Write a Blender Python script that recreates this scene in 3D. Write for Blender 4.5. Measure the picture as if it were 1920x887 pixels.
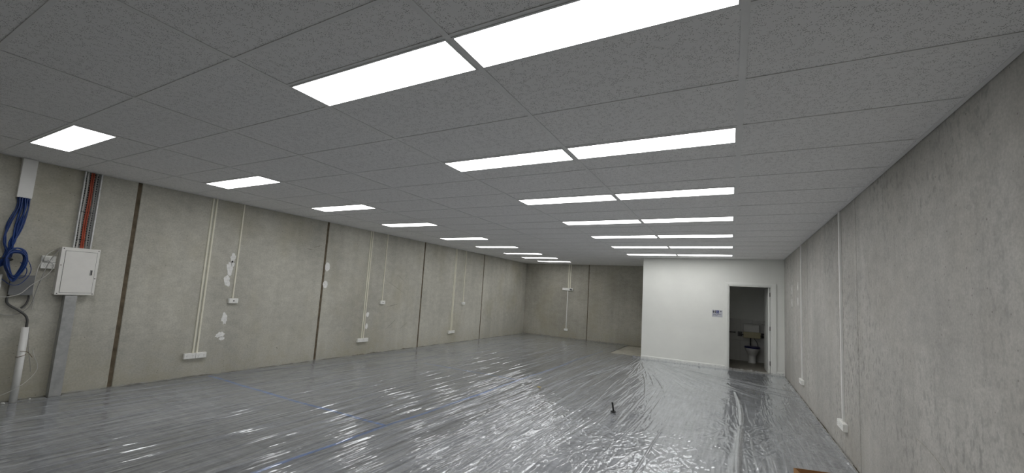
import bpy, bmesh, math, random
import numpy as np
from mathutils import Vector, Matrix

for o in list(bpy.data.objects):
    bpy.data.objects.remove(o, do_unlink=True)
S = bpy.context.scene
COL = S.collection
random.seed(7)
rng = np.random.RandomState(11)

# ------------------------------------------------------------------ camera, world, exposure
H = 2.672                      # ceiling height
XL, XR = -6.942, 1.092         # side walls
YB, YF = 14.063, -1.924        # back wall, wall behind the camera
YW, XP = 11.366, -2.090        # white partition: its face and its free end
CAMZ = 1.521
pitch, roll, yaw = 0.1008, -0.0617, 0.5007
Rz = Matrix.Rotation(yaw, 3, 'Z'); Rx = Matrix.Rotation(pitch, 3, 'X'); Ry = Matrix.Rotation(roll, 3, 'Y')
M3 = Rz @ Rx @ Ry
cam_d = bpy.data.cameras.new('camera'); cam = bpy.data.objects.new('camera', cam_d); COL.objects.link(cam)
right, fwd, up = M3.col[0], M3.col[1], M3.col[2]
mw = Matrix((( right[0], up[0], -fwd[0], 0), (right[1], up[1], -fwd[1], 0), (right[2], up[2], -fwd[2], CAMZ), (0, 0, 0, 1)))
cam.matrix_world = mw
cam_d.sensor_fit = 'HORIZONTAL'; cam_d.sensor_width = 36.0
cam_d.lens = 760.886 / 1920 * 36.0
cam_d.shift_x = (960 - 957.37) / 1920
cam_d.shift_y = (471.41 - 443.5) / 1920
cam_d.clip_start = 0.05; cam_d.clip_end = 100
S.camera = cam

W = bpy.data.worlds.new('world'); S.world = W; W.use_nodes = True
W.node_tree.nodes['Background'].inputs[0].default_value = (0.6, 0.65, 0.7, 1)
W.node_tree.nodes['Background'].inputs[1].default_value = 0.05
S.view_settings.view_transform = 'Standard'
S.view_settings.look = 'None'
S.view_settings.gamma = 1.0
S.view_settings.use_curve_mapping = False
S.view_settings.exposure = 0.0
PANEL_EMISSION = 10.5
S.cycles.use_adaptive_sampling = True
S.cycles.adaptive_threshold = 0.06
S.cycles.use_denoising = True
S.cycles.max_bounces = 8
S.cycles.diffuse_bounces = 5
S.cycles.glossy_bounces = 2
S.cycles.transmission_bounces = 0
S.cycles.transparent_max_bounces = 4
S.cycles.caustics_reflective = True
S.cycles.caustics_refractive = False

# ------------------------------------------------------------------ materials
def nt(name):
    m = bpy.data.materials.new(name); m.use_nodes = True
    t = m.node_tree; t.nodes.clear()
    out = t.nodes.new('ShaderNodeOutputMaterial')
    return m, t, out
def N(t, kind, **kw):
    n = t.nodes.new(kind)
    for k, v in kw.items():
        if k.startswith('i_'):
            key = k[2:]
            n.inputs[int(key) if key.isdigit() else key.replace('_', ' ')].default_value = v
        else:
            setattr(n, k, v)
    return n
def lk(t, a, b): t.links.new(a, b)
def math_(t, op, a, b=None, c=None, clamp=False):
    n = t.nodes.new('ShaderNodeMath'); n.operation = op; n.use_clamp = clamp
    for k, v in enumerate((a, b, c)):
        if v is None: continue
        if isinstance(v, (int, float)): n.inputs[k].default_value = v
        else: t.links.new(v, n.inputs[k])
    return n.outputs[0]
def ramp(t, src, stops):
    r = t.nodes.new('ShaderNodeValToRGB')
    e = r.color_ramp.elements
    while len(e) < len(stops): e.new(0.5)
    for k, (p, c) in enumerate(stops):
        e[k].position = p; e[k].color = c if len(c) == 4 else (*c, 1)
    t.links.new(src, r.inputs[0]); return r.outputs[0]
def noise(t, vec, scale, detail=4, rough=0.55, kind=None, dist=0.0):
    n = t.nodes.new('ShaderNodeTexNoise')
    n.inputs['Scale'].default_value = scale; n.inputs['Detail'].default_value = detail
    n.inputs['Roughness'].default_value = rough; n.inputs['Distortion'].default_value = dist
    if kind: n.noise_type = kind
    t.links.new(vec, n.inputs['Vector']); return n.outputs[0]
def wpos(t):
    g = t.nodes.new('ShaderNodeNewGeometry'); return g.outputs['Position']
def mapping(t, vec, scale=(1, 1, 1), loc=(0, 0, 0), rot=(0, 0, 0)):
    m = t.nodes.new('ShaderNodeMapping')
    m.inputs['Scale'].default_value = scale; m.inputs['Location'].default_value = loc; m.inputs['Rotation'].default_value = rot
    t.links.new(vec, m.inputs['Vector']); return m.outputs[0]
def mixc(t, fac, a, b, mode='MIX'):
    n = t.nodes.new('ShaderNodeMix'); n.data_type = 'RGBA'; n.blend_type = mode
    for s, v in ((n.inputs[0], fac), (n.inputs[6], a), (n.inputs[7], b)):
        if isinstance(v, (int, float)): s.default_value = v
        elif isinstance(v, tuple): s.default_value = v if len(v) == 4 else (*v, 1)
        else: t.links.new(v, s)
    return n.outputs[2]
def bump(t, height, strength, dist):
    b = t.nodes.new('ShaderNodeBump'); b.inputs['Strength'].default_value = strength; b.inputs['Distance'].default_value = dist
    t.links.new(height, b.inputs['Height']); return b.outputs[0]
def principled(t, out, col, rough=0.6, metal=0.0, spec=0.5, normal=None):
    p = t.nodes.new('ShaderNodeBsdfPrincipled')
    for key, v in (('Base Color', col), ('Roughness', rough), ('Metallic', metal), ('Specular IOR Level', spec)):
        if isinstance(v, (int, float)): p.inputs[key].default_value = v
        elif isinstance(v, tuple): p.inputs[key].default_value = v if len(v) == 4 else (*v, 1)
        else: t.links.new(v, p.inputs[key])
    if normal is not None: t.links.new(normal, p.inputs['Normal'])
    t.links.new(p.outputs[0], out.inputs['Surface']); return p

def plain(name, col, rough=0.5, metal=0.0, spec=0.5, vary=0.08, scale=9.0):
    """a painted, moulded or metal surface with slight uneven tone"""
    m, t, out = nt(name)
    n = noise(t, wpos(t), scale, 4)
    lo = tuple(c * (1 - vary) for c in col); hi = tuple(min(1, c * (1 + vary)) for c in col)
    c = ramp(t, n, [(0.3, lo), (0.7, hi)])
    principled(t, out, c, rough, metal, spec)
    return m

def concrete(name, base, stain, axis, stain_amt=0.5, mottled=0.0):
    """precast concrete; axis = the wall's horizontal axis ('x' or 'y')"""
    m, t, out = nt(name)
    P = wpos(t)
    big = noise(t, P, 0.9, 2, 0.5)
    mid = noise(t, mapping(t, P, (1, 1, 1.5)), 6.5, 3, 0.65)
    fine = noise(t, P, 55.0, 2, 0.7)
    streak = noise(t, mapping(t, P, (3.2, 3.2, 0.22)), 1.6, 2, 0.6)
    c = ramp(t, big, [(0.30, tuple(x * 0.88 for x in base)), (0.70, tuple(x * 1.10 for x in base))])
    c = mixc(t, 0.30, c, ramp(t, mid, [(0.25, (0.62, 0.62, 0.61)), (0.75, (1.36, 1.36, 1.35))]), 'MULTIPLY')
    c = mixc(t, 0.22, c, ramp(t, streak, [(0.30, (0.72, 0.72, 0.71)), (0.68, (1.26, 1.26, 1.26))]), 'MULTIPLY')
    c = mixc(t, 0.26, c, ramp(t, fine, [(0.3, (0.6, 0.6, 0.6)), (0.7, (1.44, 1.44, 1.44))]), 'MULTIPLY')
    st = noise(t, mapping(t, P, (1, 1, 0.7), (3.3, 1.7, 0.4)), 1.1, 3, 0.6)
    stf = ramp(t, st, [(0.50, (0, 0, 0)), (0.72, (stain_amt,) * 3)])
    c = mixc(t, stf, c, stain)
    # damp, dirty blotches rising from the slab
    sep = N(t, 'ShaderNodeSeparateXYZ'); lk(t, P, sep.inputs[0])
    low = math_(t, 'SUBTRACT', mid, math_(t, 'MULTIPLY', sep.outputs[2], 0.55))
    lowf = ramp(t, low, [(0.30, (0, 0, 0)), (0.62, (0.45,) * 3)])
    c = mixc(t, lowf, c, tuple(x * 0.78 for x in stain))
    # small pits and dark flecks
    v = N(t, 'ShaderNodeTexVoronoi', i_Scale=15.0); lk(t, P, v.inputs['Vector'])
    pit = math_(t, 'MULTIPLY', math_(t, 'LESS_THAN', v.outputs['Distance'], 0.085), math_(t, 'GREATER_THAN', st, 0.52))
    c = mixc(t, math_(t, 'MULTIPLY', pit, 0.5), c, (0.12, 0.11, 0.10))
    if mottled:
        v2 = noise(t, mapping(t, P, (24, 24, 15)), 1.0, 2, 0.6)
        reg = noise(t, mapping(t, P, (1, 1, 0.8), (0, 2.1, 0)), 0.7, 2)
        f = math_(t, 'MULTIPLY', ramp(t, v2, [(0.52, (0, 0, 0)), (0.66, (1, 1, 1))]), ramp(t, reg, [(0.42, (0, 0, 0)), (0.62, (mottled,) * 3)]))
        c = mixc(t, f, c, tuple(x * 0.62 for x in base))
    principled(t, out, c, 0.9, 0, 0.2)
    return m

def tile_mat():
    m, t, out = nt('mineral_fibre_tile')
    P = wpos(t)
    fis = None
    for k, (sx, sy, off, thr) in enumerate(((62, 120, 0.0, 0.17), (150, 105, 5.3, 0.19))):
        d = mapping(t, P, (sx, sy, 1), (off, off * 0.7, 0), (0, 0, 0.30 + 0.5 * k))
        wob = N(t, 'ShaderNodeTexVoronoi', i_Scale=1.0); wob.voronoi_dimensions = '2D'; lk(t, d, wob.inputs['Vector'])
        f = math_(t, 'MULTIPLY', math_(t, 'LESS_THAN', wob.outputs['Distance'], thr), math_(t, 'GREATER_THAN', noise(t, mapping(t, P, (38, 38, 1), (off, 0, 0)), 1.0, 1), 0.545))
        fis = f if fis is None else math_(t, 'MAXIMUM', fis, f)
    c = mixc(t, math_(t, 'MULTIPLY', fis, 0.74), (0.86, 0.855, 0.85), (0.10, 0.098, 0.094))
    principled(t, out, c, 0.95, 0, 0.1)
    return m

def emit(name, col, strength):
    m, t, out = nt(name)
    e = N(t, 'ShaderNodeEmission'); e.inputs[0].default_value = (*col, 1); e.inputs[1].default_value = strength
    lk(t, e.outputs[0], out.inputs['Surface']); return m

def carpet_mat():
    m, t, out = nt('grey_carpet')
    P = wpos(t)
    a = noise(t, mapping(t, P, (1.0, 9, 1)), 2.2, 3, 0.62)
    b = noise(t, mapping(t, P, (13, 0.9, 1), (4, 2, 0)), 2.0, 3, 0.62)  # lengthwise carpet streaks, strengthened to paint in shadows under the film
    big = noise(t, P, 0.55, 3, 0.5)
    f = noise(t, P, 190, 1, 0.7)
    c = ramp(t, big, [(0.3, (0.29, 0.298, 0.312)), (0.7, (0.41, 0.42, 0.436))])
    c = mixc(t, 0.45, c, ramp(t, a, [(0.3, (0.62, 0.62, 0.62)), (0.7, (1.38, 1.38, 1.38))]), 'MULTIPLY')
    c = mixc(t, 0.9, c, ramp(t, b, [(0.3, (0.6, 0.6, 0.6)), (0.7, (1.40, 1.40, 1.40))]), 'MULTIPLY')
    c = mixc(t, 0.5, c, ramp(t, f, [(0.3, (0.6, 0.6, 0.6)), (0.7, (1.4, 1.4, 1.4))]), 'MULTIPLY')
    principled(t, out, c, 0.95, 0, 0.1)
    return m

def film_mat():
    """thin clear polythene: see-through, glossy, milky along its creases (crease strength is stored on the mesh)"""
    m, t, out = nt('clear_plastic_film')
    at = N(t, 'ShaderNodeAttribute', attribute_name='crease')
    tr = N(t, 'ShaderNodeBsdfTransparent'); tr.inputs[0].default_value = (0.96, 0.965, 0.97, 1)
    df = N(t, 'ShaderNodeBsdfDiffuse'); df.inputs[0].default_value = (0.84, 0.86, 0.88, 1)
    gl = N(t, 'ShaderNodeBsdfGlossy'); gl.inputs['Roughness'].default_value = 0.10; gl.inputs[0].default_value = (0.96, 0.98, 1, 1)
    milky = math_(t, 'MULTIPLY_ADD', at.outputs['Fac'], 0.24, 0.085)
    a = N(t, 'ShaderNodeMixShader'); lk(t, milky, a.inputs[0]); lk(t, tr.outputs[0], a.inputs[1]); lk(t, df.outputs[0], a.inputs[2])
    fr = N(t, 'ShaderNodeFresnel'); fr.inputs[0].default_value = 1.45
    b = N(t, 'ShaderNodeMixShader'); lk(t, math_(t, 'MULTIPLY', fr.outputs[0], 1.5, None, True), b.inputs[0])
    lk(t, a.outputs[0], b.inputs[1]); lk(t, gl.outputs[0], b.inputs[2])
    lk(t, b.outputs[0], out.inputs['Surface'])
    return m

M = {
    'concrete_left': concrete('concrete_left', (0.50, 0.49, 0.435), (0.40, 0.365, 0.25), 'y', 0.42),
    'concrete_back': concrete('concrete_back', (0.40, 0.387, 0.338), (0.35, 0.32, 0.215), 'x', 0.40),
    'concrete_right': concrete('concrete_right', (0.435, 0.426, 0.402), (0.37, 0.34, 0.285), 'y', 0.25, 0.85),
    'sealant': plain('brown_joint_sealant', (0.125, 0.100, 0.068), 0.8, 0, 0.2, 0.35, 14),
    'sealant_grey': plain('grey_joint_sealant', (0.13, 0.125, 0.10), 0.8, 0, 0.2, 0.3, 14),
    'tile': tile_mat(),
    'tbar': plain('white_grid_steel', (0.79, 0.79, 0.785), 0.45, 0, 0.4, 0.03),
    'lamp_frame': plain('white_lamp_frame', (0.75, 0.75, 0.75), 0.4, 0, 0.4, 0.02),
    'diffuser': emit('lit_diffuser', (1.0, 0.995, 0.985), PANEL_EMISSION),
    'paint': plain('white_wall_paint', (0.74, 0.75, 0.715), 0.6, 0, 0.3, 0.03, 2.0),
    'gloss': plain('white_gloss_paint', (0.76, 0.77, 0.74), 0.35, 0, 0.5, 0.02, 3.0),
    'pvc': plain('white_pvc', (0.82, 0.82, 0.80), 0.35, 0, 0.5, 0.03),
    'cream': plain('cream_trunking', (0.82, 0.80, 0.68), 0.45, 0, 0.4, 0.05),
    'plate': plain('white_outlet_plastic', (0.86, 0.86, 0.83), 0.35, 0, 0.5, 0.04, 30),
    'powder': plain('powder_coat_offwhite', (0.82, 0.81, 0.775), 0.45, 0, 0.4, 0.03),
    'seam': plain('dark_seam', (0.06, 0.06, 0.055), 0.6),
    'black': plain('black_plastic', (0.012, 0.012, 0.013), 0.45),
    'galv': plain('galvanised_steel', (0.66, 0.67, 0.67), 0.42, 0.4, 0.5, 0.16, 26),
    'galv_dull': plain('dull_galvanised_steel', (0.42, 0.427, 0.42), 0.6, 0.35, 0.4, 0.16, 16),
    'grey_box': plain('grey_enclosure', (0.185, 0.19, 0.195), 0.55, 0.1, 0.4, 0.1),
    'blue': plain('blue_cable_jacket', (0.010, 0.042, 0.19), 0.4, 0, 0.5, 0.2),
    'red': plain('orange_red_cable', (0.42, 0.085, 0.045), 0.45, 0, 0.4, 0.15),
    'white_cable': plain('white_cable', (0.55, 0.545, 0.52), 0.45, 0, 0.4, 0.06),
    'grey_cable': plain('grey_cable', (0.34, 0.335, 0.32), 0.5, 0, 0.4, 0.06),
    'dark_cable': plain('dark_grey_conduit', (0.09, 0.09, 0.088), 0.55, 0, 0.4, 0.1),
    'string': plain('brown_string', (0.20, 0.15, 0.09), 0.8),
    'filler': plain('white_filler', (0.86, 0.86, 0.84), 0.9, 0, 0.2, 0.12, 40),
    'scuff': plain('dark_scuff', (0.34, 0.325, 0.28), 0.9, 0, 0.2, 0.3, 40),
    'dirt': plain('brown_dirt', (0.11, 0.095, 0.06), 0.95, 0, 0.1, 0.4, 30),
    'carpet': carpet_mat(),
    'film': film_mat(),
    'slab': plain('bare_concrete_slab', (0.45, 0.43, 0.365), 0.8, 0, 0.3, 0.15, 5),
    'tape': plain('blue_masking_tape', (0.17, 0.30, 0.62), 0.6, 0, 0.3, 0.25, 8),
    'cardboard': plain('cardboard', (0.40, 0.22, 0.10), 0.85, 0, 0.2, 0.08, 20),
    'cardboard_edge': plain('cardboard_edge', (0.27, 0.155, 0.07), 0.9, 0, 0.2, 0.12, 60),
    'ceramic': plain('white_ceramic', (0.72, 0.72, 0.70), 0.12, 0, 0.5, 0.02),
    'wall_tile': plain('white_wall_tile', (0.55, 0.55, 0.53), 0.25, 0, 0.5, 0.04),
    'grout': plain('grey_grout', (0.24, 0.24, 0.23), 0.9),
    'navy': plain('navy_toilet_seat', (0.012, 0.010, 0.085), 0.3, 0, 0.5),
    'beige': plain('beige_padding', (0.50, 0.46, 0.30), 0.6, 0, 0.3),
    'steel': plain('brushed_steel', (0.40, 0.40, 0.40), 0.3, 1.0, 0.5, 0.1, 40),
    'steel_dark': plain('dark_steel', (0.08, 0.08, 0.08), 0.35, 0.8, 0.5),
    'vinyl': plain('grey_vinyl_floor', (0.24, 0.225, 0.19), 0.5, 0, 0.4, 0.1, 12),
    'sign': plain('silver_sign', (0.50, 0.51, 0.55), 0.4, 0.2, 0.4, 0.03),
    'ink_dark': plain('dark_print', (0.02, 0.022, 0.03), 0.5),
    'ink_blue': plain('blue_print', (0.02, 0.035, 0.16), 0.5),
    'ink_grey': plain('grey_print', (0.14, 0.145, 0.20), 0.5),
    'ink_white': plain('white_print', (0.62, 0.63, 0.66), 0.5),
    'yellow': plain('yellow_scrap', (0.55, 0.42, 0.10), 0.6),
}

# ------------------------------------------------------------------ mesh helpers
class MB:
    def __init__(s): s.v = []; s.f = []
    def add(s, vs, fs):
        b = len(s.v); s.v += [tuple(x) for x in vs]; s.f += [tuple(i + b for i in f) for f in fs]; return s
    def box(s, x0, x1, y0, y1, z0, z1):
        vs = [(x0, y0, z0), (x1, y0, z0), (x1, y1, z0), (x0, y1, z0), (x0, y0, z1), (x1, y0, z1), (x1, y1, z1), (x0, y1, z1)]
        return s.add(vs, [(3, 2, 1, 0), (4, 5, 6, 7), (0, 1, 5, 4), (1, 2, 6, 5), (2, 3, 7, 6), (3, 0, 4, 7)])
    def prism(s, prof, a, b, axis):
        """extrude a closed profile (list of 2-D points) from a to b along axis 'x','y' or 'z'"""
        def P(p, t):
            return {'x': (t, p[0], p[1]), 'y': (p[0], t, p[1]), 'z': (p[0], p[1], t)}[axis]
        n = len(prof); vs = [P(p, a) for p in prof] + [P(p, b) for p in prof]
        fs = [(k, (k + 1) % n, n + (k + 1) % n, n + k) for k in range(n)] + [tuple(range(n - 1, -1, -1)), tuple(range(n, 2 * n))]
        return s.add(vs, fs)
    def tube(s, pts, r, sides=8, closed=False, radii=None, flat=1.0):
        pts = [Vector(p) for p in pts]; n = len(pts)
        rings = []; prev = None
        for k in range(n):
            if closed: d = pts[(k + 1) % n] - pts[k - 1]
            else: d = pts[min(k + 1, n - 1)] - pts[max(k - 1, 0)]
            d.normalize()
            if prev is None:
                ref = Vector((0, 0, 1)) if abs(d.z) < 0.9 else Vector((1, 0, 0))
                u = d.cross(ref).normalized()
            else:
                u = (prev - d * prev.dot(d)).normalized()
            prev = u; w = d.cross(u)
            rr = radii[k] if radii else r
            rings.append([pts[k] + (u * math.cos(a) + w * math.sin(a) * flat) * rr for a in [2 * math.pi * q / sides for q in range(sides)]])
        vs = [p for ring in rings for p in ring]; fs = []
        m = n if closed else n - 1
        for k in range(m):
            k2 = (k + 1) % n
            for q in range(sides):
                q2 = (q + 1) % sides
                fs.append((k * sides + q, k * sides + q2, k2 * sides + q2, k2 * sides + q))
        if not closed:
            fs.append(tuple(range(sides - 1, -1, -1))); fs.append(tuple((n - 1) * sides + q for q in range(sides)))
        return s.add(vs, fs)
    def lathe(s, prof, cx, cy, sides=24, sx=1.0, sy=1.0, offs=None):
        """profile of (r, z); offs = y shift per ring"""
        vs = []; fs = []
        for k, (r, z) in enumerate(prof):
            oy = offs[k] if offs else 0
            for q in range(sides):
                a = 2 * math.pi * q / sides
                vs.append((cx + r * sx * math.cos(a), cy + oy + r * sy * math.sin(a), z))
        for k in range(len(prof) - 1):
            for q in range(sides):
                q2 = (q + 1) % sides
                fs.append((k * sides + q, k * sides + q2, (k + 1) * sides + q2, (k + 1) * sides + q))
        fs.append(tuple(range(sides - 1, -1, -1))); fs.append(tuple((len(prof) - 1) * sides + q for q in range(sides)))
        return s.add(vs, fs)
    def build(s, name, mat, parent=None, bevel=0.0, smooth=False, seg=2):
        me = bpy.data.meshes.new(name); me.from_pydata(s.v, [], s.f); me.update()
        bm = bmesh.new(); bm.from_mesh(me)
        bmesh.ops.recalc_face_normals(bm, faces=bm.faces)
        if bevel > 0:
            es = [e for e in bm.edges if len(e.link_faces) == 2 and e.calc_face_angle(0) > 0.5]
            bmesh.ops.bevel(bm, geom=es, offset=bevel, segments=seg, profile=0.6, affect='EDGES', clamp_overlap=True)
        bm.to_mesh(me); bm.free()
        if smooth:
            for p in me.polygons: p.use_smooth = True
        me.materials.append(M[mat] if isinstance(mat, str) else mat)
        o = bpy.data.objects.new(name, me); COL.objects.link(o)
        if parent is not None: o.parent = parent
        return o

def empty(name, loc=(0, 0, 0), rz=0.0, parent=None):
    o = bpy.data.objects.new(name, None); COL.objects.link(o)
    o.location = loc; o.rotation_euler = (0, 0, rz); o.empty_display_size = 0.05
    if parent is not None: o.parent = parent
    return o
def tag(o, label=None, cat=None, group=None, kind=None):
    if label: o['label'] = label
    if cat: o['category'] = cat
    if group: o['group'] = group
    if kind: o['kind'] = kind
    return o
def inst(src, name, parent, loc=(0, 0, 0), rz=0.0):
    c = src.copy(); c.name = name; COL.objects.link(c); c.parent = parent; c.location = loc; c.rotation_euler = (0, 0, rz); return c
def copy_tree(o, parent=None):
    c = o.copy(); COL.objects.link(c); c.parent = parent
    for ch in list(o.children): copy_tree(ch, c)
    return c
def spline(pts, n=10, closed=False):
    P = [Vector(p) for p in pts]; out = []
    m = len(P) if closed else len(P) - 1
    for k in range(m):
        if closed: a, b, c, d = P[k - 1], P[k], P[(k + 1) % len(P)], P[(k + 2) % len(P)]
        else: a, b, c, d = P[max(k - 1, 0)], P[k], P[k + 1], P[min(k + 2, len(P) - 1)]
        for q in range(n):
            t = q / n
            out.append(0.5 * ((2 * b) + (c - a) * t + (2 * a - 5 * b + 4 * c - d) * t * t + (3 * b - a - 3 * c + d) * t ** 3))
    if not closed: out.append(P[-1])
    return out
ORD = ['first', 'second', 'third', 'fourth', 'fifth', 'sixth', 'seventh', 'eighth', 'ninth']

# ------------------------------------------------------------------ the setting: concrete walls of precast panels
def panel_wall(name, axis, face, out_dir, bounds, z1, mat, seal, label, gap=0.022):
    """axis: direction the wall runs in; face: coordinate of its inner face; out_dir: +1/-1 away from the room"""
    root = empty(name); tag(root, label, 'wall', None, 'structure')
    for a, b in zip(bounds[:-1], bounds[1:]):
        mb = MB()
        a2 = a + (gap / 2 if a != bounds[0] else 0); b2 = b - (gap / 2 if b != bounds[-1] else 0)
        f0, f1 = sorted((face, face + out_dir * 0.16))
        if axis == 'y': mb.box(f0, f1, a2, b2, 0, z1)
        else: mb.box(a2, b2, f0, f1, 0, z1)
        mb.build('concrete_panel', mat, root, 0.006, seg=1)
    for b in bounds[1:-1]:
        mb = MB(); f0, f1 = sorted((face + out_dir * 0.006, face + out_dir * 0.05))
        if axis == 'y': mb.box(f0, f1, b - gap / 2 - 0.001, b + gap / 2 + 0.001, 0, z1)
        else: mb.box(b - gap / 2 - 0.001, b + gap / 2 + 0.001, f0, f1, 0, z1)
        mb.build('joint_sealant', seal, root)
    return root
ZT = 2.86
wall_left = panel_wall('wall_left', 'y', XL, -1, [YF, 2.290, 5.203, 8.097, 10.985, YB], ZT, 'concrete_left', 'sealant',
                       'grey precast concrete wall with brown joints behind the switchboard', 0.044)
wall_right = panel_wall('wall_right', 'y', XR, 1, [YF, 2.25, 5.155, 8.10, YB], ZT, 'concrete_right', 'sealant_grey',
                        'grey mottled concrete wall beside the toilet doorway', 0.018)
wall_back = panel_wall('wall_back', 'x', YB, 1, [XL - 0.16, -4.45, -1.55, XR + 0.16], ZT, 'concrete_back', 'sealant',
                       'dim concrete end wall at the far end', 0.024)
wf = empty('wall_front'); tag(wf, 'concrete wall on the camera side of the room', 'wall', None, 'structure')
MB().box(XL - 0.16, XR + 0.16, YF - 0.16, YF, 0, ZT).build('concrete_panel', 'concrete_back', wf)

# floor: slab, carpet, vinyl of the toilet room
fl = MB().box(XL - 0.16, XR + 0.16, YF - 0.16, YB + 0.16, -0.12, -0.006).build('floor', 'slab')
tag(fl, 'bare beige concrete floor slab showing beside the white partition', 'floor', None, 'structure')
cp = MB().box(XL + 0.012, XR - 0.012, YF + 0.01, 11.62, -0.006, 0.0).box(XL + 0.012, -3.02, 11.62, YB - 0.03, -0.006, 0.0).build('carpet', 'carpet')
tag(cp, 'grey streaky carpet with painted-in shadow streaks under the clear plastic sheeting', 'carpet', None, 'structure')

# ------------------------------------------------------------------ plastic film with real creases
FX0, FX1, FY0, FY1 = XL + 0.02, XR - 0.02, YF + 0.05, YB - 0.03
DX, DY = 0.0065, 0.03
NX = int((FX1 - FX0) / DX) + 1
gx = np.linspace(FX0, FX1, NX)
ys = [FY0]
while ys[-1] < FY1 - 0.01:
    y_ = ys[-1]; ys.append(y_ + (0.12 if y_ < 0.6 else 0.013 + 0.0017 * max(0.0, y_ - 2.0)))
gy = np.array(ys); NY = len(gy)
GX, GY = np.meshgrid(gx, gy)
perm = rng.permutation(256); gang = rng.uniform(0, 2 * math.pi, 256); gcos, gsin = np.cos(gang), np.sin(gang)
def pn(x, y, sd=0):
    """2-D gradient noise, about -0.7..0.7"""
    xi = np.floor(x).astype(int); yi = np.floor(y).astype(int); fx = x - xi; fy = y - yi
    u = fx * fx * fx * (fx * (fx * 6 - 15) + 10); v = fy * fy * fy * (fy * (fy * 6 - 15) + 10)
    def g(a, b):
        h = perm[(perm[(xi + a + sd) & 255] + yi + b) & 255]; return gcos[h] * (fx - a) + gsin[h] * (fy - b)
    n0 = g(0, 0) * (1 - u) + g(1, 0) * u; n1 = g(0, 1) * (1 - u) + g(1, 1) * u
    return n0 * (1 - v) + n1 * v
def ridged(x, y, p, sd): return np.clip(1 - np.abs(pn(x, y, sd) + 0.5 * pn(2 * x, 2 * y, sd + 5)) * 2.0, 0, 1) ** p
def smooth(v, a, b): t_ = np.clip((v - a) / (b - a), 0, 1); return t_ * t_ * (3 - 2 * t_)
mask = pn(GX * 0.9, GY * 0.42, 3); mask2 = pn(GX * 1.1 + 7, GY * 0.8, 9)
wobx = GX + 0.06 * pn(GX * 1.5, GY * 0.5, 21) + 0.015 * pn(GX * 6, GY * 1.2, 22)
r1 = ridged(wobx * 9.0, GY * 0.42, 9, 31) * (0.15 + 0.85 * smooth(mask, -0.15, 0.25))
r1 = np.maximum(r1, 0.6 * ridged(wobx * 17.0, GY * 0.9, 7, 41) * smooth(mask2, -0.1, 0.3))
side = smooth(GX, -3.2, -1.2)
c1, s1_ = math.cos(0.42), math.sin(0.42)
r2 = ridged((GX * c1 + GY * s1_) * 10, (GY * c1 - GX * s1_) * 2.6, 8, 51)
r2 = np.maximum(r2, ridged((GX * c1 - GY * s1_) * 9, (GY * c1 + GX * s1_) * 2.2, 8, 61)) * (0.12 + 0.6 * side) * smooth(mask2, 0.30, -0.10)
AX, AY = GX + 2.03, 11.38 - GY; AN = np.arctan2(AX, AY); RA = np.hypot(AX, AY)
inA = smooth(AN, -0.30, -0.05) * smooth(AN, 1.25, 0.95) * smooth(RA, 5.6, 2.5) * smooth(RA, 0.05, 0.5)
r3 = np.maximum(ridged(AN * 9 + 0.3 * pn(GX * 2, GY * 2, 72), RA * 0.45, 7, 71), 0.7 * ridged(AN * 17, RA * 0.8 + 3, 6, 81) * smooth(RA, 3.5, 1.5)) * inA
r1 *= 1 - 0.75 * inA; r2 *= 1 - 0.7 * inA
RID = np.maximum(np.maximum(r1, r2), r3)
Hh = np.zeros((NY, NX)); CR = np.zeros((NY, NX))
def crease(x0, y0, ang, L, w, h, bend=0.0):
    """a ridge from (x0,y0), ang measured from +Y towards +X"""
    dx, dy = math.sin(ang), math.cos(ang)
    xs = [x0, x0 + dx * L]; ye = [y0, y0 + dy * L]; pad = 4 * w + abs(bend) * 1.2 + 0.03
    i0, i1 = np.searchsorted(gx, [min(xs) - pad, max(xs) + pad]); j0, j1 = np.searchsorted(gy, [min(ye) - pad, max(ye) + pad])
    if i1 - i0 < 1 or j1 - j0 < 1: return
    X, Y = GX[j0:j1, i0:i1] - x0, GY[j0:j1, i0:i1] - y0
    s = (X * dx + Y * dy) / L; d = X * dy - Y * dx - bend * np.sin(np.clip(s, 0, 1) * math.pi)
    e = np.clip(1 - (2 * s - 1) ** 2, 0, 1) ** 0.6 * ((s > 0) & (s < 1)) * np.exp(-(d / w) ** 2)
    Hh[j0:j1, i0:i1] = np.maximum(Hh[j0:j1, i0:i1], h * e)
    CR[j0:j1, i0:i1] = np.maximum(CR[j0:j1, i0:i1], min(1.0, h / 0.014) * e)
U = rng.uniform
for k in range(520):       # long lengthwise pulls
    x = U(FX0, -1.0); y = U(0.6, 12.0)
    crease(x, y, U(-0.06, 0.06), U(0.35, 2.4), U(0.006, 0.013), U(0.003, 0.011), U(-0.03, 0.03))
for k in range(60):
    x = U(-4.2, -1.6); y = U(1.2, 9.0)
    crease(x, y, U(-0.05, 0.08), U(1.5, 4.0), U(0.008, 0.018), U(0.008, 0.017), U(-0.05, 0.05))
for k in range(46):        # gathered fan at the free end of the partition
    a = math.pi - U(-0.12, 1.05); r0 = U(0.15, 2.4)
    crease(-2.02 + math.sin(a) * r0, 11.25 + math.cos(a) * r0, a, U(0.7, 2.8), U(0.009, 0.018), U(0.006, 0.016), U(-0.06, 0.06))
for k in range(26):
    x = U(-1.9, -0.9)
    crease(x, U(5.6, 7.6), U(-0.04, 0.04), U(0.5, 1.6), U(0.007, 0.014), U(0.005, 0.012))
for k in range(420):       # short crinkles on the right-hand sheet
    x = U(-2.6, FX1); y = U(1.5, 11.2)
    crease(x, y, U(-0.8, 0.4) if k % 3 else U(-0.1, 0.1), U(0.08, 0.45), U(0.005, 0.010), U(0.002, 0.006), U(-0.02, 0.02))
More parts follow.
